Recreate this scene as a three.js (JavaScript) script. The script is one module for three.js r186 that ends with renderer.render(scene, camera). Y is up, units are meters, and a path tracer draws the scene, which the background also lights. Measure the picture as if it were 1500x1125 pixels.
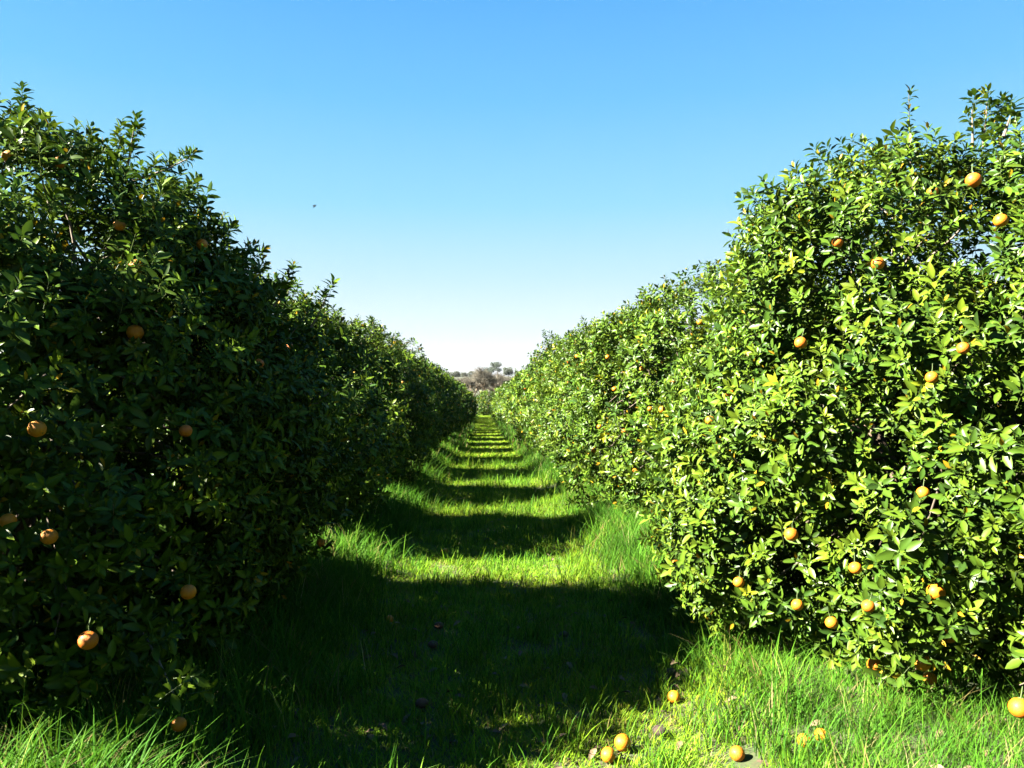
import * as THREE from 'three';
import { ImprovedNoise } from 'three/addons/math/ImprovedNoise.js';
import { mergeGeometries } from 'three/addons/utils/BufferGeometryUtils.js';

// ---------------------------------------------------------------- camera, sky, sun, exposure
const F = 1167, CX = 750, CY = 562.5, EYE = 1.6;      // focal length in photo pixels, picture centre, eye height
const scene = new THREE.Scene();
const camera = new THREE.PerspectiveCamera(2 * Math.atan(CY / F) * 180 / Math.PI, 4 / 3, 0.05, 3000);
camera.rotation.order = 'YXZ';
camera.position.set(0, EYE, 0);
camera.rotation.set(Math.atan(30 / F), -Math.atan(42 / F), 0);
camera.updateMatrixWorld(true);

const EXPOSURE = 15.5;
const renderer = new THREE.WebGLRenderer({ antialias: true });
renderer.toneMapping = THREE.LinearToneMapping;
renderer.toneMappingExposure = EXPOSURE;
renderer.shadowMap.enabled = true;

const SUN_AZ = 13 * Math.PI / 180, SUN_EL = 36.6 * Math.PI / 180;   // sun over the shaded row, a little behind the viewer
const sunDir = new THREE.Vector3(-Math.cos(SUN_AZ) * Math.cos(SUN_EL), Math.sin(SUN_EL), Math.sin(SUN_AZ) * Math.cos(SUN_EL));
{
  const W = 1024, H = 512, data = new Float32Array(W * H * 4);
  const stops = [[-90, .42, .5, .5], [-4, .8, .88, .92], [0, 1.12, 1.16, 1.2], [3.2, 1.08, 1.14, 1.18], [5, .90, 1.03, 1.12], [9, .62, .90, 1.10], [14, .36, .77, 1.06], [21, .203, .605, 1.02],
    [27, .14, .495, 1.0], [40, .075, .33, .84], [60, .045, .22, .62], [90, .03, .17, .5]];
  for (let j = 0; j < H; j++) {
    const el = ((j + 0.5) / H - 0.5) * 180;
    let k = 0; while (k < stops.length - 2 && stops[k + 1][0] < el) k++;
    const a = stops[k], b = stops[k + 1], t = Math.min(1, Math.max(0, (el - a[0]) / (b[0] - a[0])));
    const er = el * Math.PI / 180;
    for (let i = 0; i < W; i++) {
      const az = ((i + 0.5) / W - 0.5) * 2 * Math.PI;
      const c = Math.max(0, Math.cos(er) * Math.cos(az) * sunDir.x + Math.sin(er) * sunDir.y + Math.cos(er) * Math.sin(az) * sunDir.z);
      const glow = 1 + 0.25 * c * c + 0.9 * Math.pow(c, 24), o = (j * W + i) * 4;
      for (let q = 0; q < 3; q++) data[o + q] = (a[q + 1] + (b[q + 1] - a[q + 1]) * t) * glow / EXPOSURE;
      data[o + 3] = 1;
    }
  }
  const sky = new THREE.DataTexture(data, W, H, THREE.RGBAFormat, THREE.FloatType);
  sky.mapping = THREE.EquirectangularReflectionMapping;
  sky.magFilter = sky.minFilter = THREE.LinearFilter;
  sky.wrapS = THREE.RepeatWrapping;
  sky.needsUpdate = true;
  scene.background = sky; scene.environment = sky;
}
const sun = new THREE.DirectionalLight(new THREE.Color().setRGB(1, 0.93, 0.80), 5);
sun.position.copy(sunDir).multiplyScalar(60); sun.target.position.set(0, 0, -30);
sun.position.add(sun.target.position);
sun.castShadow = true; sun.shadow.mapSize.set(4096, 4096);
Object.assign(sun.shadow.camera, { left: -60, right: 60, top: 50, bottom: -50, near: 1, far: 200 });
scene.add(sun, sun.target);

// ---------------------------------------------------------------- helpers
const V = (x, y, z) => new THREE.Vector3(x, y, z);
function rng(seed) { let s = (seed * 2654435761) >>> 0; return () => { s = (s + 0x6D2B79F5) >>> 0; let t = s; t = Math.imul(t ^ (t >>> 15), t | 1); t ^= t + Math.imul(t ^ (t >>> 7), t | 61); return ((t ^ (t >>> 14)) >>> 0) / 4294967296; }; }
const noise = new ImprovedNoise();
const N3 = (x, y, z) => noise.noise(x + 31.7, y + 17.3, z + 5.1);
const clamp = (x, a, b) => Math.min(b, Math.max(a, x)), lerp = (a, b, t) => a + (b - a) * t;
const smooth = (a, b, x) => { const t = clamp((x - a) / (b - a), 0, 1); return t * t * (3 - 2 * t); };
const taken = {};
function numbered(n) { if (!(n in taken)) { taken[n] = 0; return n; } taken[n]++; return `${n}_${String(taken[n]).padStart(3, '0')}`; }
function tag(o, label, category, group, kind) { if (label) o.userData.label = label; if (category) o.userData.category = category; if (group) o.userData.group = group; if (kind) o.userData.kind = kind; return o; }
function mesh(name, g, m, parent) { const o = new THREE.Mesh(g, m); o.name = name; o.castShadow = o.receiveShadow = true; parent.add(o); return o; }
function copies(name, g, m, list, parent, tints) {
  const o = new THREE.InstancedMesh(g, m, list.length); o.name = name; o.castShadow = o.receiveShadow = true; o.userData.kind = 'stuff';
  const c = new THREE.Color();
  list.forEach((x, i) => { o.setMatrixAt(i, x); if (tints) { c.setRGB(...tints[i]); o.setColorAt(i, c); } });
  parent.add(o); return o;
}
const pixelDir = (px, py) => V((px - CX) / F, -(py - CY) / F, -1).applyQuaternion(camera.quaternion).normalize();
const pixelAt = (px, py, depth) => { const d = pixelDir(px, py); return d.multiplyScalar(depth / -d.z).add(camera.position); };
const rgb = (r, g, b) => new THREE.Color().setRGB(r, g, b);
function buffer(pos, idx, col, uv) {
  const g = new THREE.BufferGeometry();
  g.setAttribute('position', new THREE.Float32BufferAttribute(pos, 3));
  if (col) g.setAttribute('color', new THREE.Float32BufferAttribute(col, 3));
  if (uv) g.setAttribute('uv', new THREE.Float32BufferAttribute(uv, 2));
  g.setIndex(idx); g.computeVertexNormals(); return g;
}
// tapered tube along points [Vector3], radii r0..r1
function tube(pts, r0, r1, sides = 6) {
  const pos = [], idx = [], uv = [], n = pts.length, up = V(0.31, 0.2, 0.93), t = V(), a = V(), b = V();
  for (let i = 0; i < n; i++) {
    t.copy(pts[Math.min(n - 1, i + 1)]).sub(pts[Math.max(0, i - 1)]).normalize();
    a.crossVectors(t, Math.abs(t.dot(up)) > 0.95 ? V(1, 0, 0) : up).normalize(); b.crossVectors(t, a);
    const r = lerp(r0, r1, i / (n - 1));
    for (let s = 0; s <= sides; s++) {
      const f = s / sides * Math.PI * 2, c = Math.cos(f) * r, d = Math.sin(f) * r, p = pts[i];
      pos.push(p.x + a.x * c + b.x * d, p.y + a.y * c + b.y * d, p.z + a.z * c + b.z * d); uv.push(s / sides, i / (n - 1));
      if (i < n - 1 && s < sides) { const o = i * (sides + 1) + s; idx.push(o, o + sides + 1, o + 1, o + 1, o + sides + 1, o + sides + 2); }
    }
  }
  return buffer(pos, idx, null, uv);
}
function bend(a, b, lift, n, rand, wob = 0.05) {   // a curved run of points from a to b
  const L = a.distanceTo(b), mid = a.clone().lerp(b, 0.5).add(V((rand() - .5) * wob * L * 2, lift * L, (rand() - .5) * wob * L * 2));
  return new THREE.QuadraticBezierCurve3(a, mid, b).getPoints(n);
}

// ---------------------------------------------------------------- textures and materials
function noiseTexture(size, fn, srgb) {
  const d = new Uint8Array(size * size * 4);
  for (let j = 0; j < size; j++) for (let i = 0; i < size; i++) { const c = fn(i / size, j / size), o = (j * size + i) * 4; d[o] = c[0] * 255; d[o + 1] = c[1] * 255; d[o + 2] = c[2] * 255; d[o + 3] = 255; }
  const t = new THREE.DataTexture(d, size, size); t.wrapS = t.wrapT = THREE.RepeatWrapping; t.magFilter = THREE.LinearFilter; t.minFilter = THREE.LinearMipmapLinearFilter; t.generateMipmaps = true;
  if (srgb) t.colorSpace = THREE.SRGBColorSpace; t.needsUpdate = true; return t;
}
const ring = (u, v, f, o) => { const a = u * 2 * Math.PI, b = v * 2 * Math.PI; return N3(Math.cos(a) * f + o, Math.sin(a) * f + Math.cos(b) * f, Math.sin(b) * f - o); };   // tiles both ways
const barkTex = noiseTexture(256, (u, v) => { const k = clamp(.55 + .5 * ring(u, v, 2, 0) + .35 * ring(u * 1, v, 7, 3) + .3 * ring(u, v, 18, 9), 0, 1); return [lerp(.25, .62, k), lerp(.21, .55, k), lerp(.17, .46, k)]; }, true);
const barkBump = noiseTexture(256, (u, v) => { const k = clamp(.5 + .5 * ring(u, v, 7, 3) + .4 * ring(u, v, 18, 9), 0, 1); return [k, k, k]; });
const peelBump = noiseTexture(256, (u, v) => { const k = clamp(.5 + .8 * ring(u, v, 22, 1), 0, 1); return [k, k, k]; });
const soilTex = noiseTexture(512, (u, v) => {
  const g = clamp(.5 + .6 * ring(u, v, 1.5, 0) + .4 * ring(u, v, 5, 4) + .5 * ring(u, v, 20, 8), 0, 1), k = .75 + .5 * clamp(.5 + ring(u, v, 28, 2), 0, 1) * .5;
  return [lerp(.34, .26, g) * k, lerp(.30, .37, g) * k, lerp(.17, .12, g) * k];
}, true);
const leafMat = new THREE.MeshPhysicalMaterial({ color: 0xffffff, vertexColors: true, roughness: 1, specularIntensity: .05, clearcoat: .2, clearcoatRoughness: .36, transmission: .18, thickness: 0, side: THREE.DoubleSide });
const grassMat = new THREE.MeshPhysicalMaterial({ color: 0xffffff, vertexColors: true, roughness: 1, specularIntensity: .06, clearcoat: .05, clearcoatRoughness: .45, transmission: .36, thickness: 0, side: THREE.DoubleSide });
const barkMat = new THREE.MeshStandardMaterial({ map: barkTex, bumpMap: barkBump, bumpScale: .012, roughness: .95, color: rgb(.5, .46, .42) });
const twigMat = new THREE.MeshStandardMaterial({ color: rgb(.085, .066, .046), roughness: .9 });
const stemMat = new THREE.MeshStandardMaterial({ color: rgb(.045, .070, .016), roughness: .8 });
const peelMats = [[.31, .104, .0015], [.33, .122, .002], [.30, .082, .0015]].map(c => new THREE.MeshPhysicalMaterial({ color: rgb(...c), roughness: .55, specularIntensity: .5, clearcoat: .08, clearcoatRoughness: .35, bumpMap: peelBump, bumpScale: .0012 }));
const rotMats = [[.05, .02, .006], [.024, .013, .006]].map(c => new THREE.MeshStandardMaterial({ color: rgb(...c), roughness: .9, bumpMap: barkBump, bumpScale: .004 }));

// ---------------------------------------------------------------- ground
const rowHeight = (x) => .16 * smooth(.75, 1.75, x - .1) + .16 * smooth(.55, 1.45, -(x - .0));   // low berms under the two rows of trees
function groundY(x, z) {
  const near = 1 - smooth(8, 20, Math.abs(x));
  return (rowHeight(x) * (1 - .9 * smooth(4.2, 5.6, Math.abs(x))) + .03 * N3(x * .7, 1, z * .7) + .012 * N3(x * 2.3, 3, z * 2.3)) * near;
}
{
  const steps = (list) => { const o = []; for (const [a, b, s] of list) for (let v = a; v < b - 1e-6; v += s) o.push(v); o.push(list[list.length - 1][1]); return o; };
  const xs = steps([[-1200, -200, 200], [-200, -24, 22], [-24, -6, 1.5], [-6, 6, .15], [6, 24, 1.5], [24, 200, 22], [200, 1200, 200]]);
  const zs = steps([[-1600, -300, 130], [-300, -110, 19], [-110, -30, 1], [-30, 8, .2], [8, 60, 13], [60, 400, 170]]);
  const pos = [], uv = [], idx = [];
  zs.forEach((z, j) => xs.forEach((x, i) => { pos.push(x, groundY(x, z), z); uv.push(x / 2.3, z / 2.3); if (i && j) { const o = j * xs.length + i; idx.push(o - xs.length - 1, o - 1, o - xs.length, o - xs.length, o - 1, o); } }));
  tag(mesh('ground', buffer(pos, idx, null, uv), new THREE.MeshStandardMaterial({ map: soilTex, roughness: 1, color: rgb(.33, .34, .22) }), scene), 'grassy orchard floor running between the two rows of trees', 'ground', null, 'structure');
}

// ---------------------------------------------------------------- citrus leaves and sprigs
function leafShape(L, W, fold, droop, detail) {
  const st = detail ? [[0, .05], [.18, .62], [.45, 1], [.75, .72], [1, 0]] : [[0, .1], [.45, 1], [1, 0]];
  const pos = [], idx = [];
  const mid = [], lo = [], hi = [];
  for (const [t, w] of st) {
    const y = -droop * L * t * t, z = L * t, hw = w * W / 2;
    mid.push(pos.length / 3); pos.push(0, y, z);
    if (w > 0.2) { lo.push(pos.length / 3); pos.push(-hw, y + fold * hw, z + (w === 1 ? 0 : 0)); hi.push(pos.length / 3); pos.push(hw, y + fold * hw, z); } else { lo.push(-1); hi.push(-1); }
  }
  for (let i = 0; i < st.length - 1; i++) {
    const a = mid[i], b = mid[i + 1];
    for (const [side, flip] of [[lo, 0], [hi, 1]]) {
      const p = side[i], q = side[i + 1], put = (x, y, z) => flip ? idx.push(x, z, y) : idx.push(x, y, z);
      if (p < 0 && q >= 0) put(a, b, q); else if (p >= 0 && q < 0) put(a, b, p); else if (p >= 0) { put(a, b, q); put(a, q, p); }
    }
  }
  return { pos, idx };
}
const leafTints = [[.0175, .038, .0036], [.0245, .049, .0038], [.0125, .029, .0038], [.036, .065, .0042], [.048, .077, .0046], [.14, .092, .004]];
const leafBases = [leafShape(.095, .040, .40, .22, true), leafShape(.084, .037, .55, .36, true), leafShape(.105, .044, .28, .14, true), leafShape(.07, .029, .65, .10, true)];
const leafBasesFar = [leafShape(.115, .062, .35, .2, false), leafShape(.10, .056, .45, .3, false)];
const leafGeos = leafBases.map(b => leafTints.map(c => { const n = b.pos.length / 3, col = []; for (let i = 0; i < n; i++) { const rib = b.pos[i * 3] ? .94 : 1.28; col.push(c[0] * rib, c[1] * rib, c[2] * rib); } return buffer(b.pos, b.idx, col); }));
function makeSprig(seed, nLeaves, far, length) {
  const r = rng(seed), pos = [], idx = [], col = [], leaves = [];
  const young = r() < .35;
  for (let i = 0; i < nLeaves; i++) {
    const t = (i + .6) / nLeaves, az = i * 2.4 + r() * .7, open = lerp(1.55, .35, Math.pow(t, 1.3)) + (r() - .5) * .5;   // angle from the shoot's axis (+y)
    const dir = V(Math.sin(open) * Math.cos(az), Math.cos(open), Math.sin(open) * Math.sin(az));
    const upn = V(0, 1, 0).addScaledVector(dir, -dir.y); if (upn.lengthSq() < 1e-4) upn.set(1, 0, 0); upn.normalize();
    const side = V().crossVectors(upn, dir).normalize();
    const m = new THREE.Matrix4().makeBasis(side, upn, dir);
    m.multiply(new THREE.Matrix4().makeRotationZ((r() - .5) * 1.1));
    const s = lerp(.8, 1.2, r()) * (t > .85 ? .7 : 1); m.scale(V(s, s, s));
    m.setPosition(dir.x * .012, t * length, dir.z * .012);
    const bi = Math.floor(r() * (far ? leafBasesFar : leafBases).length), q = r();
    const ti = q < .022 ? 5 : young ? (t > .6 ? 4 : 3) : q < .4 ? 0 : q < .65 ? 1 : q < .85 ? 2 : 3;
    leaves.push({ m, bi, ti });
    const b = (far ? leafBasesFar : leafBases)[bi], o = pos.length / 3, v = V(), c = leafTints[ti];
    for (let k = 0; k < b.pos.length; k += 3) { v.fromArray(b.pos, k).applyMatrix4(m); pos.push(v.x, v.y, v.z); const rib = b.pos[k] ? .94 : 1.28; col.push(c[0] * rib, c[1] * rib, c[2] * rib); }
    for (const k of b.idx) idx.push(k + o);
  }
  const o = pos.length / 3; // the shoot itself
  for (const [y, w] of [[-.06, .0028], [length, .0012]]) for (let k = 0; k < 3; k++) { pos.push(Math.cos(k * 2.1) * w, y, Math.sin(k * 2.1) * w); col.push(.045, .065, .014); }
  for (let k = 0; k < 3; k++) { const a = o + k, b = o + (k + 1) % 3; idx.push(a, a + 3, b, b, a + 3, b + 3); }
  return { geo: buffer(pos, idx, col), leaves, length };
}
const sprigs = [1, 2, 3, 4, 5].map(s => makeSprig(s, 9 + (s % 3), false, .11 + .02 * (s % 3)));
const sprigsFar = [11, 12, 13].map(s => makeSprig(s, 8, true, .13));
const stemGeo = tube([V(0, -.06, 0), V(0, .12, 0)], .0028, .0012, 4);

// ---------------------------------------------------------------- orange trees
const trees = [];
const crownRadius = (t, u) => {                                    // distance from the crown's centre to its surface along u
  const p = lerp(4.2, t.shoulder || 2.1, smooth(-.35, .45, u.y)), ay = u.y > 0 ? t.top - t.mid : t.mid - t.bottom;
  const b = Math.pow(Math.pow(Math.abs(u.x) / t.ax, p) + Math.pow(Math.abs(u.y) / ay, p) + Math.pow(Math.abs(u.z) / t.az, p), -1 / p);
  return b * (1 + .14 * N3(u.x * 1.9 + t.seed * 3.1, u.y * 1.9, u.z * 1.9) + .085 * N3(u.x * 4.3, u.y * 4.3 + t.seed * 1.7, u.z * 4.3));
};
function inCrown(t, p) { const u = p.clone().sub(t.c), l = u.length(); return l / crownRadius(t, u.divideScalar(l)); }
const fruitSpots = [];        // places kept clear of leaves
function orangeTree(o) {
  const t = { bottom: .20, mid: 1.45, top: 3.45, ax: 1.62, az: 1.62, ...o };
  t.c = V(t.x, t.mid, t.z); trees.push(t); t.shoots = t.shoots || []; return t;
}
function growTree(t) {
  const r = rng(t.seed * 77 + 5), root = new THREE.Group(); root.name = numbered('orange_tree'); scene.add(root);
  const gy = groundY(t.x, t.z); root.position.set(t.x, gy, t.z); tag(root, t.label, 'orange tree', t.group);
  const local = (p) => p.clone().sub(root.position);
  const near = t.lod === 0, far = t.lod >= 2;
  // trunk and limbs
  const fork = V(t.x + (r() - .5) * .1, gy + .55, t.z + (r() - .5) * .1);
  mesh('trunk', tube([V(t.x, gy - .15, t.z), V(t.x, gy + .08, t.z), V(t.x + .02, gy + .3, t.z), fork].map(local), .15, .095, far ? 6 : 10), barkMat, root);
  const nl = far ? 4 : 6, tips = [];
  for (let i = 0; i < nl; i++) {
    const a = i / nl * 6.283 + r(), e = .55 + r() * .6, u = V(Math.cos(a) * Math.cos(e), Math.sin(e), Math.sin(a) * Math.cos(e));
    const end = t.c.clone().addScaledVector(u, crownRadius(t, u) * .66); const run = bend(fork, end, .1, far ? 4 : 8, r, .12); tips.push(...run.slice(2));
    mesh('limb', tube(run.map(local), .06, .018, far ? 4 : 7), barkMat, root);
  }
  // clumps of sprigs on the ends of branches
  const mats = (far ? sprigsFar : sprigs).map(() => []), tint = mats.map(() => []), twigs = [], all = [];
  const q = new THREE.Quaternion(), up = V(0, 1, 0), scl = V();
  function sprig(p, dir, s) {
    for (const f of t.fruit || []) if (f.p.distanceTo(p) < f.r * 1.15 || (f.clear && V().copy(p).sub(f.p).cross(f.d).length() < f.r * .85 && V().copy(p).sub(f.p).dot(f.d) < f.r)) return;
    if (p.y < .09 + gy) return;
    q.setFromUnitVectors(up, dir); q.multiply(new THREE.Quaternion().setFromAxisAngle(up, r() * 6.283));
    scl.setScalar(s * t.leafScale);
    const m = new THREE.Matrix4().compose(local(p), q, scl), k = Math.floor(r() * mats.length);
    const b = lerp(.75, 1.25, r()), w = (r() - .5) * .25, d = r() < .02 ? 1 : 0;
    all.push({ k, m, tint: [b * (1 + w) * (d ? 1.9 : 1), b * (d ? 1.35 : 1), b * (1 - w * .5)], p });
  }
  const nc = t.clumps;
  for (let i = 0; i < nc; i++) {
    const y = 1 - 2 * (i + .5) / nc, a = i * 2.39996 + r() * .5; if (y < -.97) continue;
    const h = Math.sqrt(1 - y * y), u = V(Math.cos(a) * h + (r() - .5) * .15, y + (r() - .5) * .1, Math.sin(a) * h + (r() - .5) * .15).normalize();
    const R = crownRadius(t, u), depth = .80 + .15 * r(), c = t.c.clone().addScaledVector(u, R * depth), rc = t.clumpR * lerp(.7, 1.35, r());
    const near_tip = tips.reduce((b, x) => x.distanceTo(c) < b.distanceTo(c) ? x : b, tips[0]);
    if (!far) twigs.push(tube(bend(near_tip, c, .08, 5, r, .3).map(local), .011, .003, 4));
    const out = V(u.x / t.ax, u.y / (t.top - t.mid), u.z / t.az).normalize();
    const ns = Math.round(t.sprigs * .8 / nc * (rc * rc) / (t.clumpR * t.clumpR));
    for (let k = 0; k < ns; k++) {
      const d = V(r() - .5, r() - .5, r() - .5).normalize(); if (d.dot(out) < -.25) d.negate();
      const p = c.clone().addScaledVector(d, rc * Math.pow(r(), .45));
      const dir = V().addScaledVector(out, .55).addScaledVector(d, .65).add(V((r() - .5) * .7, .40 + (r() - .5) * .7, (r() - .5) * .7)).normalize();
      sprig(p, dir, lerp(.66, 1.28, r()));
    }
    if (y > -.2 && r() < t.shootRate) {                              // a young shoot standing out of the crown
      const n = 2 + Math.floor(r() * 3), d = V().addScaledVector(out, .7).add(V((r() - .5) * .6, .8, (r() - .5) * .6)).normalize(), s0 = c.clone().addScaledVector(out, rc * .7);
      for (let k = 0; k < n; k++) sprig(s0.clone().addScaledVector(d, k * .10), d.clone().add(V((r() - .5) * .4, 0, (r() - .5) * .4)).normalize(), lerp(1, .75, k / n));
      if (!far) twigs.push(tube([local(c), local(s0), local(s0.clone().addScaledVector(d, n * .1))], .006, .002, 4));
    }
  }
  for (const f of t.perch || []) {                                    // low hanging twig that carries a fruit
    const top = f.p.clone().add(V(0, f.r * 2.2, 0)), back = t.c.clone().sub(f.p).setY(0).normalize(), from = top.clone().addScaledVector(back, .45).add(V(0, .25, 0));
    twigs.push(tube(bend(from, top, .1, 4, r, .05).map(local), .006, .0025, 4));
    for (let k = 0; k < 20; k++) { const v = k / 19, q0 = from.clone().lerp(top, v).add(V((r() - .5) * .3, .02 + (r() - .35) * .2, (r() - .5) * .3)); sprig(q0, V((r() - .5) * 1.4, .2 + (r() - .5), (r() - .5) * 1.4).addScaledVector(back, -.5).normalize(), lerp(.8, 1.1, r())); }
  }
  for (const [a, b, n] of t.shoots) {                                // long shoots the photograph shows
    const pts = bend(a, b, -.06, n, r, .02);
    twigs.push(tube(pts.map(local), .009, .003, 5));
    for (let k = 1; k < pts.length; k++) for (let j = 0; j < 2; j++) {
      const d = pts[k].clone().sub(pts[k - 1]).normalize().add(V((r() - .5) * .9, .35 + r() * .6, (r() - .5) * .9)).normalize();
      sprig(pts[k].clone().add(V((r() - .5) * .04, (r() - .5) * .04, (r() - .5) * .04)), d, lerp(.75, 1, r()));
    }
  }
  for (let i = 0; i < t.sprigs * .25; i++) {                          // inner leaves
    const u = V(r() - .5, r() - .5, r() - .5).normalize(); if (u.y < -.8) continue;
    const p = t.c.clone().addScaledVector(u, crownRadius(t, u) * lerp(.55, .86, r()));
    sprig(p, u.clone().add(V((r() - .5) * 1.2, .4 + (r() - .5), (r() - .5) * 1.2)).normalize(), lerp(.9, 1.2, r()));
  }
  if (twigs.length) mesh('twigs', mergeGeometries(twigs), twigMat, root).userData.kind = 'stuff';
  // the leaves that show largest are single leaves
  if (t.singles) {
    const scored = all.map((s, i) => {
      const v = s.p.clone().sub(camera.position), c = v.clone().applyQuaternion(camera.quaternion.clone().invert());
      const px = CX - c.x / c.z * F, py = CY + c.y / c.z * F, inside = c.z < 0 && px > -10 && px < 1510 && py > 60 && py < 1120;
      return { s, i, score: inside ? v.length() * (1 + 1.6 * (1 - Math.min(1.08, inCrown(t, s.p)))) * (1 + .25 * r()) : 1e9 };
    }).sort((a, b) => a.score - b.score);
    const stems = []; let n = 0; const gone = new Set();
    for (const e of scored) {
      if (n + sprigs[e.s.k].leaves.length > t.singles || e.score > 1e8) break;
      gone.add(e.i); stems.push(e.s.m);
      for (const lf of sprigs[e.s.k].leaves) { const o = mesh('leaf', leafGeos[lf.bi][lf.ti], leafMat, root); o.applyMatrix4(e.s.m.clone().multiply(lf.m)); n++; }
    }
    copies('shoot_stems', stemGeo, stemMat, stems, root);
    for (let i = all.length - 1; i >= 0; i--) if (gone.has(i)) all.splice(i, 1);
  }
  for (const s of all) { mats[s.k].push(s.m); tint[s.k].push(s.tint); }
  const crown = new THREE.Group(); crown.name = 'crown'; crown.userData.kind = 'stuff'; root.add(crown);
  mats.forEach((list, k) => { if (list.length) copies('foliage', (far ? sprigsFar : sprigs)[k].geo, leafMat, list, crown, tint[k]); });
  return root;
}

const LX = -2.75, RX = 3.0, STEP_L = 4.15, STEP_R = 4.2;
const detail = (d) => d < 8.5 ? { lod: 0, sprigs: 9000, clumps: 200, clumpR: .31, leafScale: .71, shootRate: .18 }
  : d < 20 ? { lod: 1, sprigs: 5000, clumps: 155, clumpR: .34, leafScale: .86, shootRate: .16 }
  : d < 45 ? { lod: 2, sprigs: 2300, clumps: 120, clumpR: .37, leafScale: 1.05, shootRate: .15 }
  : { lod: 3, sprigs: 1100, clumps: 80, clumpR: .44, leafScale: 1.65, shootRate: .2 };
const jit = rng(4242);
const left = [], right = [];
const ORD = ['', '', 'second', 'third', 'fourth', 'fifth', 'sixth', 'seventh', 'eighth', 'ninth', 'tenth', 'eleventh', 'twelfth'];
for (let k = 0; k < 24; k++) {
  const d = k > 1 ? 5.1 + STEP_L * (k - 1) : k ? 4.9 : .1;
  left.push(orangeTree({ x: LX + (k > 1 ? (jit() - .5) * .25 : 0), z: -(d + (k > 1 ? (jit() - .5) * .3 : 0)), seed: 100 + k, top: 3.12 + (k > 1 ? (jit() - .5) * .4 : 0), ax: 1.56 + (k > 1 ? (jit() - .5) * .25 : .05), ...detail(Math.abs(d)), ...(k >= 2 ? { az: 1.36, shoulder: 1.85, ...(k === 2 ? { top: 2.9 } : {}) } : k === 1 ? { ax: 1.58, az: 1.72, z: -4.85, top: 3.25, shoulder: 1.62, sprigs: 12000 } : {}),
    label: k === 0 ? 'orange tree at the very start of the shaded row, beside the viewer' : k === 1 ? 'big dark orange tree with a leafy shoot jutting sideways from its sunlit top' : k <= 12 ? `${ORD[k]} orange tree along the shaded row, counting from the one with the jutting shoot` : 'small far orange tree in the last stretch of the shaded row', group: k > 1 ? 'orange trees down the shaded row' : undefined }));
}
for (let k = 0; k < 23; k++) {
  const d = 6.3 + STEP_R * (k - 1);
  right.push(orangeTree({ x: RX + (k > 1 ? (jit() - .5) * .25 : 0), z: -(d + (k > 1 ? (jit() - .5) * .3 : 0)), seed: 200 + k, top: 3.38 + (k > 1 ? (jit() - .5) * .4 : 0), ax: 1.62 + (k > 1 ? (jit() - .5) * .25 : 0), ...detail(d), ...(k === 0 ? { x: 3.6, z: -1.75, ax: 1.45, az: 1.7, top: 3.3, bottom: .08 } : k === 1 ? { z: -5.4, x: 3.05, ax: 1.66, az: 1.88, top: 3.34, shoulder: 1.9, bottom: .0, mid: 1.2, sprigs: 12500 } : {}),
    label: k === 0 ? 'sunlit orange tree standing before the large rounded tree with the low skirt' : k === 1 ? 'large rounded sunlit orange tree with a low skirt over tall grass' : k <= 12 ? `${ORD[k]} orange tree along the sunlit row, counting from the rounded one with low skirt` : 'small far orange tree in the last stretch of the sunlit row', group: k > 1 ? 'orange trees down the sunlit row' : undefined }));
}
left[1].singles = right[0].singles = right[1].singles = left[2].singles = right[2].singles = 300;
{ // shoots that break the skyline
  const d = 4.7;
  left[1].shoots.push([pixelAt(185, 268, d), pixelAt(276, 232, d - .1), 5], [pixelAt(185, 255, d), pixelAt(196, 190, d), 4], [pixelAt(165, 250, d + .1), pixelAt(178, 200, d + .1), 3], [pixelAt(28, 190, d), pixelAt(35, 150, d), 3], [pixelAt(400, 450, d + .5), pixelAt(425, 405, d + .5), 3], [pixelAt(455, 480, d + .6), pixelAt(480, 430, d + .6), 3]);
  right[1].shoots.push([pixelAt(1425, 215, 5.2), pixelAt(1424, 160, 5.2), 3], [pixelAt(1440, 215, 5.1), pixelAt(1446, 150, 5.1), 4], [pixelAt(1465, 215, 5.1), pixelAt(1468, 155, 5.1), 4]);
  right[0].shoots.push([pixelAt(1470, 200, 4), pixelAt(1480, 170, 4), 2]);
}
// two neighbouring rows stand behind the rows that line the lane
const beside = [];
for (let k = 0; k < 7; k++) for (const [x, n] of [[-8.6, 'shaded'], [9.2, 'sunlit']])
  beside.push(orangeTree({ x: x + (jit() - .5) * .3, z: -(1.2 + k * 4.2 + (jit() - .5) * .3), seed: 300 + k * 2 + (x > 0 ? 1 : 0), ...detail(30), label: `orange tree of the next row, standing behind the ${n} row`, group: `orange trees of the row behind the ${n} row` }));
// the tree that closes the lane
const closing = [orangeTree({ x: .4, z: -112, seed: 400, top: 3.2, ...detail(60), label: 'small pale orange tree closing the far end of the grass lane' })];

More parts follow.
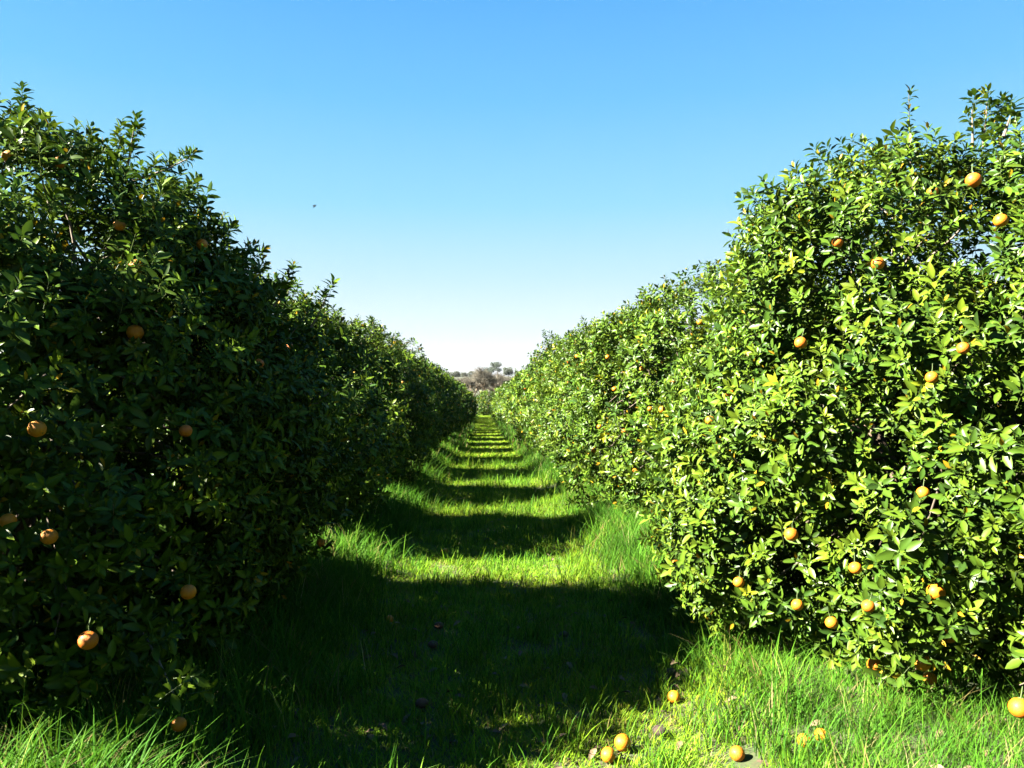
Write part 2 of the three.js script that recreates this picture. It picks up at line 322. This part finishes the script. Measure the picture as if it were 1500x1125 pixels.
// ---------------------------------------------------------------- oranges
const peelGeo = new THREE.SphereGeometry(1, 28, 18); peelGeo.scale(1, .95, 1);
const calyxGeo = (() => { const s = new THREE.Shape(); for (let i = 0; i < 10; i++) { const a = i / 10 * 6.283, R = i % 2 ? .10 : .24; i ? s.lineTo(Math.cos(a) * R, Math.sin(a) * R) : s.moveTo(R, 0); } const g = new THREE.ExtrudeGeometry(s, { depth: .05, bevelEnabled: false }); g.rotateX(-Math.PI / 2); g.translate(0, .93, 0); return g; })();
const fruitStem = tube([V(0, .95, 0), V(.08, 1.5, .05), V(.1, 2.3, -.1)], .06, .05, 5);
function hitCrown(list, px, py) {
  const d = pixelDir(px, py), p = V(); let best = null;
  for (const t of list) for (let s = 1.5; s < 130; s += .02 + s * .001) { p.copy(camera.position).addScaledVector(d, s); if (p.distanceTo(t.c) < 3.6 && inCrown(t, p) < 1.0) { if (!best || s < best.s) best = { t, s, p: p.clone(), d }; break; } }
  if (best) return best;
  for (const t of list) for (let s = 2; s < 40; s += .03) { p.copy(camera.position).addScaledVector(d, s); if (p.distanceTo(t.c) > 3.2 || p.y < .2) continue; const q = inCrown(t, p); if (q < 1.3 && (!best || q < best.q)) best = { t, s, p: p.clone(), d, q }; }
  return best;
}
const fruit = [];
function hang(list, spots, label, group) {
  for (const [px, py, size, clear = 1, own] of spots) {
    const h = hitCrown(list, px, py); if (!h) { console.log('no crown at', px, py); continue; }
    const r = clamp(size * h.s / F / 2 * .84, .03, .042), p = h.p.addScaledVector(h.d, -.02);
    h.t.fruit = h.t.fruit || []; h.t.fruit.push({ p, r, d: h.d, clear }); if (h.q) (h.t.perch = h.t.perch || []).push({ p, r }); fruit.push({ p, r, small: h.s > 9, label: own || label, group, far: h.s });
  }
}
hang(right, [[1426, 264, 26, 1, 'bright orange among the top leaves of the sunlit tree, largest up there'], [1366, 281, 16, 1, 'small orange just below the sunlit treetop, next to a larger one'], [1466, 323, 20, 1, 'orange hanging a little below the two topmost ones of the sunlit row'], [1411, 510, 14, 1, 'small orange beside a dark hollow in the sunlit foliage'], [1371, 867, 26, 1, 'big orange under a cap of leaves in the lower sunlit foliage'], [1281, 974, 22, 1, 'round orange hanging alone at the leaf skirt above tall grass'], [1350, 970, 26, 1, 'bright orange directly above another one at the sunlit leaf skirt'], [1362, 994, 20, 1, 'orange directly beneath a brighter one at the sunlit leaf skirt'], [1391, 932, 20, 1, 'orange peeking out above the close pair at the sunlit leaf skirt'], [1494, 1037, 32, 1, 'lowest big orange of the sunlit row, hanging down to the tall grass'], [1173, 502, 20, 1, 'single bright orange on the open middle of the sunlit flank'], [1227, 355, 14], [1286, 386, 20], [1159, 783, 22], [1082, 853, 18], [1168, 886, 18], [1253, 832, 18], [988, 827, 18], [1017, 748, 14], [1040, 616, 16], [1218, 912, 14], [1352, 722, 16, 0], [1365, 553, 14, 0], [1272, 888, 10, 0]],
  'ripe orange hanging among the sunlit leaves of a near tree', 'oranges hanging on the near sunlit trees');
hang(right, [[1025, 472, 10], [1030, 507, 9], [1070, 575, 10], [890, 523, 8], [914, 632, 9], [952, 599, 8], [970, 600, 7], [878, 625, 8], [850, 590, 8], [788, 588, 7], [769, 570, 6], [780, 566, 6], [754, 577, 5], [745, 588, 5], [845, 522, 7], [833, 530, 7], [854, 533, 7], [824, 551, 6], [765, 613, 6], [761, 639, 6], [812, 600, 6], [900, 570, 7], [930, 690, 7], [870, 660, 7], [940, 540, 7], [985, 560, 7], [833, 560, 6], [800, 575, 6]],
  'small orange dot of fruit on a distant tree of the sunlit row', 'oranges on the distant sunlit trees');
hang(left, [[54, 628, 26], [72, 786, 24], [200, 390, 22, 1, 'orange just under the sunlit upper leaves of the dark tree'], [198, 487, 26], [424, 509, 18, 1, 'orange near the lane-side edge of the dark tree crown'], [379, 533, 12, 0], [276, 867, 24, 1, 'orange in the dark lower foliage towards the lane'], [129, 938, 28, 1, 'large orange low in the dark foliage near the grass'], [12, 763, 16], [262, 1061, 22], [171, 1036, 22, 0], [88, 238, 16], [296, 358, 18], [245, 343, 16, 0], [175, 330, 16, 0], [12, 229, 14], [272, 631, 12, 0], [470, 795, 12, 0]],
  'ripe orange hanging in the dark foliage of the shaded row', 'oranges hanging in the shaded row');
hang(left, [[618, 547, 8], [645, 590, 5], [590, 560, 6]], 'small orange dot of fruit on a distant tree of the shaded row', 'oranges on the distant shaded trees');

for (const t of [...left, ...right, ...beside, ...closing]) growTree(t);

const fr = rng(99);
function orange(p, r, label, group, opt = {}) {
  const o = new THREE.Group(); o.name = numbered(opt.name || 'orange'); o.position.copy(p); if (opt.flat) o.scale.set(1, opt.flat, 1.1); scene.add(o); tag(o, label, 'orange', group);
  const s = mesh('peel', peelGeo, opt.mat || peelMats[Math.floor(fr() * 3)], o); s.scale.setScalar(r); s.rotation.set(opt.roll || (fr() - .5) * .5, fr() * 6, opt.tilt || (fr() - .5) * .5);
  if (opt.calyx !== false) { const c = mesh('calyx', calyxGeo, stemMat, o); c.scale.setScalar(r); c.rotation.copy(s.rotation); }
  if (opt.stem) { const c = mesh('stem', fruitStem, stemMat, o); c.scale.setScalar(r); c.rotation.copy(s.rotation); }
  return o;
}
for (const f of fruit) orange(f.p, f.r, f.label, f.group, { stem: !f.small, calyx: !f.small });

// fallen fruit: picture place, size, look
function onGround(px, py, lift) { const d = pixelDir(px, py), p = V(); for (let s = 2; s < 60; s += .005) { p.copy(camera.position).addScaledVector(d, s); if (p.y < groundY(p.x, p.z) + lift) break; } return p; }
const fallen = [
  [912, 1088, .039, 'bright fallen orange in the sunlit grass, larger of a close pair', 0], [891, 1106, .034, 'bright fallen orange in the sunlit grass, smaller of a close pair', 0],
  [1080, 1104, .033, 'fallen orange lying alone on the short sunlit grass', 0], [1203, 1077, .030, 'fallen orange half hidden in tall sunlit grass', 0, 'oranges in the tall grass'], [1178, 1085, .030, 'fallen orange half hidden in tall sunlit grass', 0, 'oranges in the tall grass'],
  [571, 907, .030, 'small fallen orange with a bright glint on shaded lane', 0], [987, 1021, .034, 'fallen orange in deep shade beside the sunlit tree', 0],
  [983, 984, .030, 'dull brown fallen orange in deep shade behind a brighter one', 2], [643, 916, .034, 'brown rotting orange on the shaded grass lane', 1, 'rotting oranges on the shaded lane'], [634, 944, .034, 'brown rotting orange on the shaded grass lane', 1, 'rotting oranges on the shaded lane'],
  [618, 1030, .036, 'brown rotting orange on the shaded grass lane', 1, 'rotting oranges on the shaded lane'], [826, 929, .030, 'brown rotting orange on the shaded grass lane', 2, 'rotting oranges on the shaded lane'],
  [650, 808, .038, 'fallen orange on the sunlit strip of lane between two shadows', 0], [966, 1070, .034, 'brown dried fallen orange at the edge of the shadow', 2]];
for (const [px, py, r, label, kind, group] of fallen) {
  const p = onGround(px, py, r * .75 + .008);
  orange(p, r, label, group, { name: 'fallen_orange', mat: kind ? rotMats[kind - 1] : undefined, flat: kind ? .7 : 1, roll: (fr() - .5) * 3, tilt: (fr() - .5) * 3 });
  fruitSpots.push({ p, r });
}

// ---------------------------------------------------------------- grass
function tuft(seed, n, h0, h1, w, spread, lean, colours) {
  const r = rng(seed), pos = [], idx = [], col = [];
  for (let i = 0; i < n; i++) {
    const a = r() * 6.283, rad = Math.sqrt(r()) * spread, bx = Math.cos(a) * rad, bz = Math.sin(a) * rad, h = lerp(h0, h1, Math.pow(r(), 1.4)), ba = r() * 6.283, l = h * lean * (.3 + r());
    const dx = Math.cos(ba) * l, dz = Math.sin(ba) * l, sx = -Math.sin(ba + (r() - .5)) * w, sz = Math.cos(ba + (r() - .5)) * w, o = pos.length / 3, c = colours[Math.floor(r() * colours.length)];
    const drop = h * lean * .35 * r();
    for (const [t, k] of [[0, .8], [.4, 1], [.75, .7]]) { const y = h * t - drop * t * t * .4, f = t * t; pos.push(bx + dx * f - sx * k / 2, y, bz + dz * f - sz * k / 2, bx + dx * f + sx * k / 2, y, bz + dz * f + sz * k / 2); col.push(...c, ...c); }
    pos.push(bx + dx, h - drop * .6, bz + dz); col.push(...c);
    idx.push(o, o + 2, o + 1, o + 1, o + 2, o + 3, o + 2, o + 4, o + 3, o + 3, o + 4, o + 5, o + 4, o + 6, o + 5);
  }
  return buffer(pos, idx, col);
}
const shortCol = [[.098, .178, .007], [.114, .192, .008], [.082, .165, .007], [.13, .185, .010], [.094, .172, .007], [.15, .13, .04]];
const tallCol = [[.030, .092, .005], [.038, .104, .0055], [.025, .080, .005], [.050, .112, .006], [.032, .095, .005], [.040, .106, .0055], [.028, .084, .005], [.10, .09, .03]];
const dryCol = [[.26, .21, .10], [.14, .19, .03], [.085, .17, .015]];
const shortTufts = [1, 2, 3].map(s => tuft(s, 34, .02, .065, .0045, .085, 1.1, shortCol));
const midTufts = [4, 5].map(s => tuft(s, 22, .06, .19, .0055, .09, .7, [...shortCol.slice(0, 3), ...tallCol]));
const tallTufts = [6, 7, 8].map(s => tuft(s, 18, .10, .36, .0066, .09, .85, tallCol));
const seedTufts = [9].map(s => tuft(s, 5, .28, .52, .004, .06, .35, dryCol));
const farTufts = [10, 11].map(s => tuft(s, 34, .04, .14, .018, .32, .7, shortCol));
const farTall = [12, 13].map(s => tuft(s, 26, .15, .40, .018, .25, .5, tallCol));
const lawn = new THREE.Group(); lawn.name = 'grass'; tag(lawn, 'bright green grass, mown short on the lane and tall under the trees', 'grass', null, 'stuff'); scene.add(lawn);
{
  const r = rng(31), sets = new Map();
  const put = (variants, x, z, s, tint) => {
    for (const f of fruitSpots) if (Math.hypot(f.p.x - x, f.p.z - z) < f.r + .05 && f.p.z - z < .02 + f.r) return;
    const g = variants[Math.floor(r() * variants.length)]; if (!sets.has(g)) sets.set(g, [[], []]);
    const m = new THREE.Matrix4().compose(V(x, groundY(x, z) - .008, z), new THREE.Quaternion().setFromAxisAngle(V(0, 1, 0), r() * 6.283), V(s, s * lerp(.8, 1.2, r()), s)); sets.get(g)[0].push(m); sets.get(g)[1].push(tint);
  };
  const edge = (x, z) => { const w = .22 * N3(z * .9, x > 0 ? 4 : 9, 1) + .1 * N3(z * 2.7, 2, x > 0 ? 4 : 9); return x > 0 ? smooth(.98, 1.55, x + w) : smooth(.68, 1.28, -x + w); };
  const shade = (x, z) => { const b = 1 + .28 * N3(x * 1.6, 7, z * 1.6) + .2 * N3(x * 5, 8, z * 5), y = .25 * N3(x * 1.1, 9, z * 1.1); return [b * (1 + y), b, b * (1 - y)]; };
  const scatter = (x0, x1, d0, d1, per, fn) => { const n = Math.round((x1 - x0) * (d1 - d0) * per); for (let i = 0; i < n; i++) { const x = lerp(x0, x1, r()), d = lerp(d0, d1, r()); fn(x, -d); } };
  const bare = (x, z) => N3(x * 2.1, 12, z * 2.1) + .5 * N3(x * 5.3, 13, z * 5.3) > .62;                // worn patches
  const patch = (k) => (x, z) => {
    const e = edge(x, z), q = r();
    if (q > e) { if (!bare(x, z)) put(q < .12 + e ? midTufts : shortTufts, x, z, lerp(.8, 1.25, r()) * k, shade(x, z)); }
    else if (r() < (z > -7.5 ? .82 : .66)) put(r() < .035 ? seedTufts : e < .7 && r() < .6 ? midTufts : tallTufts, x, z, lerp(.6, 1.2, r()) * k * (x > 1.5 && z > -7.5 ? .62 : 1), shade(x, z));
  };
  scatter(-3.6, 3.6, 2.6, 7, 360, patch(.88));
  scatter(-2.6, 3, 7, 13, 260, patch(.95));
  scatter(-2.4, 2.8, 13, 24, 110, patch(1.3));
  const wide = (x, z) => put(edge(x, z) > r() ? farTall : farTufts, x, z, lerp(.8, 1.2, r()), shade(x, z));
  scatter(-2.2, 2.6, 24, 50, 34, wide); scatter(-2.2, 2.6, 50, 118, 16, (x, z) => wide(x, z));
  scatter(-9, -3.4, -1, 26, 14, wide); scatter(3.4, 10, -1, 26, 14, wide); scatter(-3.4, 3.4, -2, 1.8, 30, wide);
  for (const [g, [m, c]] of sets) copies('grass_tufts', g, grassMat, m, lawn, c);
}
{ // dead leaves dropped on the lane
  const r = rng(57), list = [], tints = [];
  for (let i = 0; i < 420; i++) {
    const d = 3 + 16 * r() * r(), x = lerp(-2.2, 2.6, r()); tints.push([[.07, .042, .018], [.09, .062, .032], [.05, .028, .014]][Math.floor(r() * 3)]);
    list.push(new THREE.Matrix4().compose(V(x, groundY(x, -d) + .02 + r() * .03, -d), new THREE.Quaternion().setFromEuler(new THREE.Euler((r() - .5) * .8, r() * 6, (r() - .5) * .8)), V(.8, .8, .8)));
  }
  const g = buffer(leafBases[1].pos, leafBases[1].idx);
  const o = copies('fallen_leaves', g, new THREE.MeshStandardMaterial({ roughness: .9, side: THREE.DoubleSide }), list, scene, tints);
  tag(o, 'dry brown citrus leaves scattered over the grass lane', 'dead leaves', null, 'stuff');
}

// ---------------------------------------------------------------- far hill and its trees
const hillY = (x, z) => { const t = smooth(190, 320, -z); return -.6 + t * (13.6 + 1.5 * N3(x * .011, 2, 1)) + 1.2 * t * N3(x * .03, 5, z * .02); };
{
  const pos = [], uv = [], idx = [], nx = 60, nz = 30;
  for (let j = 0; j <= nz; j++) for (let i = 0; i <= nx; i++) { const x = lerp(-700, 700, i / nx), z = lerp(-180, -900, j / nz); pos.push(x, hillY(x, z), z); uv.push(x / 9, z / 9); if (i && j) { const o = j * (nx + 1) + i; idx.push(o - nx - 2, o - nx - 1, o - 1, o - nx - 1, o, o - 1); } }
  tag(mesh('hill', buffer(pos, idx, null, uv), new THREE.MeshStandardMaterial({ map: soilTex, color: rgb(.22, .25, .16), roughness: 1 }), scene), 'low grassy hill far beyond the end of the lane', 'hill', null, 'structure');
}
const clumpGeo = (() => { const r = rng(71), pos = [], idx = [], col = []; for (let i = 0; i < 26; i++) { const c = V(r() - .5, (r() - .5) * .7, r() - .5), a = V(r() - .5, r() - .5, r() - .5).normalize().multiplyScalar(.2), b = V(r() - .5, r() - .5, r() - .5).normalize().multiplyScalar(.09), o = pos.length / 3; for (const p of [c.clone().add(a), c.clone().add(b), c.clone().sub(a), c.clone().sub(b)]) { pos.push(p.x, p.y, p.z); col.push(1, 1, 1); } idx.push(o, o + 1, o + 2, o, o + 2, o + 3); } return buffer(pos, idx, col); })();
const farLeafMat = new THREE.MeshPhysicalMaterial({ vertexColors: true, roughness: 1, transmission: .25, thickness: 0, side: THREE.DoubleSide });
const paleBark = new THREE.MeshStandardMaterial({ map: barkTex, color: rgb(.5, .47, .44), roughness: .9 });
function branchy(root, r, base, dir, len, rad, depth, ends, name) {
  const gs = []; 
  (function grow(p, d, l, ra, k) {
    const e = p.clone().addScaledVector(d, l); gs.push(tube(bend(p, e, .03, 3, r, .08), ra, ra * .62, k > 2 ? 6 : 4));
    if (!k) { ends.push([e, d]); return; }
    const n = 2 + (r() < .55 ? 1 : 0);
    for (let i = 0; i < n; i++) grow(e, d.clone().add(V((r() - .5) * 1.5, (r() - .25) * .7, (r() - .5) * 1.5)).normalize(), l * lerp(.62, .88, r()), ra * .6, k - 1);
  })(base, dir, len, rad, depth);
  return mesh(name, mergeGeometries(gs), paleBark, root);
}
function farTree(px, pyTop, depth, width, colour, name, label, group) {   // open-crowned tree on the hill
  const p = pixelAt(px, pyTop, depth), gy = hillY(p.x, p.z), H = p.y - gy, r = rng(Math.round(px * 13 + depth)), root = new THREE.Group(); root.name = numbered(name); root.position.set(p.x, gy, p.z); scene.add(root); tag(root, label, 'tree', group);
  mesh('trunk', tube([V(0, -.4, 0), V(.1, H * .3, 0), V(0, H * .6, .1)], H * .035 + .05, .07, 6), paleBark, root);
  for (let i = 0; i < 4; i++) { const a = i * 1.6 + r(); mesh('limb', tube(bend(V(.05, H * .35, 0), V(Math.cos(a) * width * .32, H * (.7 + r() * .15), Math.sin(a) * width * .32), .1, 3, r), .07, .03, 4), paleBark, root); }
  const list = [], tints = [];
  for (let c = 0; c < 14; c++) {
    const a = r() * 6.283, R = width * .36 * Math.sqrt(r()), cc = V(Math.cos(a) * R, H * lerp(.34, .86, r()), Math.sin(a) * R), rc = width * lerp(.18, .28, r());
    for (let i = 0; i < 26; i++) { const d = V(r() - .5, r() - .5, r() - .5).normalize().multiplyScalar(rc * Math.pow(r(), .4)); d.y *= .7; const y = Math.min(cc.y + d.y, H - .1), s = .55 * lerp(.7, 1.4, r()) * width / 5, b = lerp(.75, 1.25, r()); list.push(new THREE.Matrix4().compose(V(cc.x + d.x, y, cc.z + d.z), new THREE.Quaternion().setFromEuler(new THREE.Euler(r() * 6, r() * 6, r() * 6)), V(s, s, s))); tints.push(colour.map(v => v * b)); }
  }
  copies('crown', clumpGeo, farLeafMat, list, root, tints);
}
const olive = [.031, .044, .018], dark = [.018, .032, .016], grey = [.048, .051, .035];
farTree(728, 529, 330, 5.6, dark, 'gum_tree', 'tall rounded dark green tree standing highest on the hill skyline');
farTree(716, 537, 335, 4.6, dark, 'gum_tree', 'dark green tree beside the tallest tree on the hill');
farTree(744, 538, 335, 5.4, olive, 'gum_tree', 'round olive green tree on the hill skyline');
farTree(760, 543, 350, 4.4, grey, 'gum_tree', 'pale grey thin tree on the hill skyline');
for (const [px, py] of [[640, 545], [652, 543], [664, 544], [671, 543], [680, 544], [690, 543], [698, 544], [706, 545], [773, 546], [784, 547], [796, 546], [810, 545]])
  farTree(px, py, 345 + (px % 7) * 3, 3.6 + (px % 3) * .5, px < 710 ? grey.map((v, i) => (v + olive[i]) / 2) : olive, 'gum_tree', 'pale spindly tree in the line along the hill skyline', 'trees along the hill skyline');
const twigSpray = (() => { const r = rng(5), gs = []; for (let i = 0; i < 16; i++) gs.push(tube([V((r() - .5) * .2, 0, (r() - .5) * .2), V((r() - .5) * .6, .4, (r() - .5) * .6), V((r() - .5) * 1.3, .9, (r() - .5) * 1.3)], .016, .007, 3)); return mergeGeometries(gs); })();
const bareMat = new THREE.MeshStandardMaterial({ color: rgb(.070, .062, .044), roughness: 1 });
function bareTree(px, depth, H, spread, seed, label) {
  const p = pixelAt(px, 592, depth), r = rng(seed), root = new THREE.Group(); root.name = numbered('bare_tree'); root.position.set(p.x, groundY(p.x, p.z), p.z); scene.add(root); tag(root, label, 'tree', 'leafless trees past the end of the lane');
  mesh('trunk', tube([V(0, -.3, 0), V(.1, .6, 0), V(0, 1.3, .05)], .26, .2, 8), paleBark, root);
  const ends = [];
  for (let i = 0; i < 5; i++) { const a = i * 1.257 + r() * .5; branchy(root, r, V(0, 1.25, .05), V(Math.cos(a) * spread, .8 + r() * .5, Math.sin(a) * spread).normalize(), H * .24, .12, 3, ends, 'limb'); }
  const list = [], tints = [], q = new THREE.Quaternion();
  for (const [e, d] of ends) for (let i = 0; i < 3; i++) { const dd = d.clone().add(V((r() - .5) * 1.2, .2, (r() - .5) * 1.2)).normalize(); q.setFromUnitVectors(V(0, 1, 0), dd); const s = lerp(.7, 1.3, r()) * H / 7, b = lerp(.8, 1.25, r()); list.push(new THREE.Matrix4().compose(e.clone().addScaledVector(dd, -.25), q, V(s, s, s))); tints.push([b, b, b]); }
  copies('crown', twigSpray, bareMat, list, root, tints);
}
bareTree(712, 128, 8.2, .9, 3, 'leafless brownish tree with pale forked limbs past the lane end');
bareTree(686, 134, 7.2, .9, 4, 'smaller leafless brown tree next to the shaded row');
bareTree(748, 136, 7.2, .9, 6, 'leafless brown tree rising behind the sunlit row');

// ---------------------------------------------------------------- a small bird in the sky
{
  const b = new THREE.Group(); b.name = 'bird'; b.position.copy(pixelAt(461, 302, 42)); b.rotation.set(.3, .5, .7); scene.add(b); tag(b, 'tiny dark bird flying alone in the blue sky', 'bird');
  const m = new THREE.MeshPhysicalMaterial({ specularIntensity: 0, color: rgb(.006, .008, .01), roughness: .9 });
  const prof = [[0, -.11], [.012, -.10], [.03, -.03], [.034, .02], [.02, .065], [.022, .085], [.012, .105], [.003, .125], [0, .13]].map(p => new THREE.Vector2(...p));
  const body = new THREE.LatheGeometry(prof, 12); body.rotateZ(-Math.PI / 2); mesh('body', body, m, b);
  for (const s of [-1, 1]) { const w = buffer([.06, .01, 0, -.03, .012, 0, .04, .05, s * .12, -.05, .045, s * .1, -.06, .03, s * .26, .06, 0, 0, -.03, 0, 0, .04, .044, s * .12, -.05, .039, s * .1], [0, 1, 2, 1, 3, 2, 2, 3, 4, 5, 7, 6, 6, 7, 8, 7, 4, 8, 0, 2, 5, 2, 7, 5]); mesh('wing', w, new THREE.MeshPhysicalMaterial({ specularIntensity: 0, color: rgb(.007, .009, .011), roughness: .9, side: THREE.DoubleSide }), b); }
  const tail = buffer([-.09, 0, -.012, -.09, 0, .012, -.17, .004, -.03, -.17, .004, .03, -.09, -.006, 0, -.17, -.002, 0], [0, 1, 2, 1, 3, 2, 0, 2, 4, 2, 5, 4, 1, 4, 3, 4, 5, 3]); mesh('tail', tail, m, b);
}
scene.fog = new THREE.FogExp2(0xdfeaf2, 0.00003);
let nI = 0; scene.traverse(o => { if (o.isInstancedMesh) nI += o.count; }); console.log('instances', nI);
renderer.render(scene, camera);
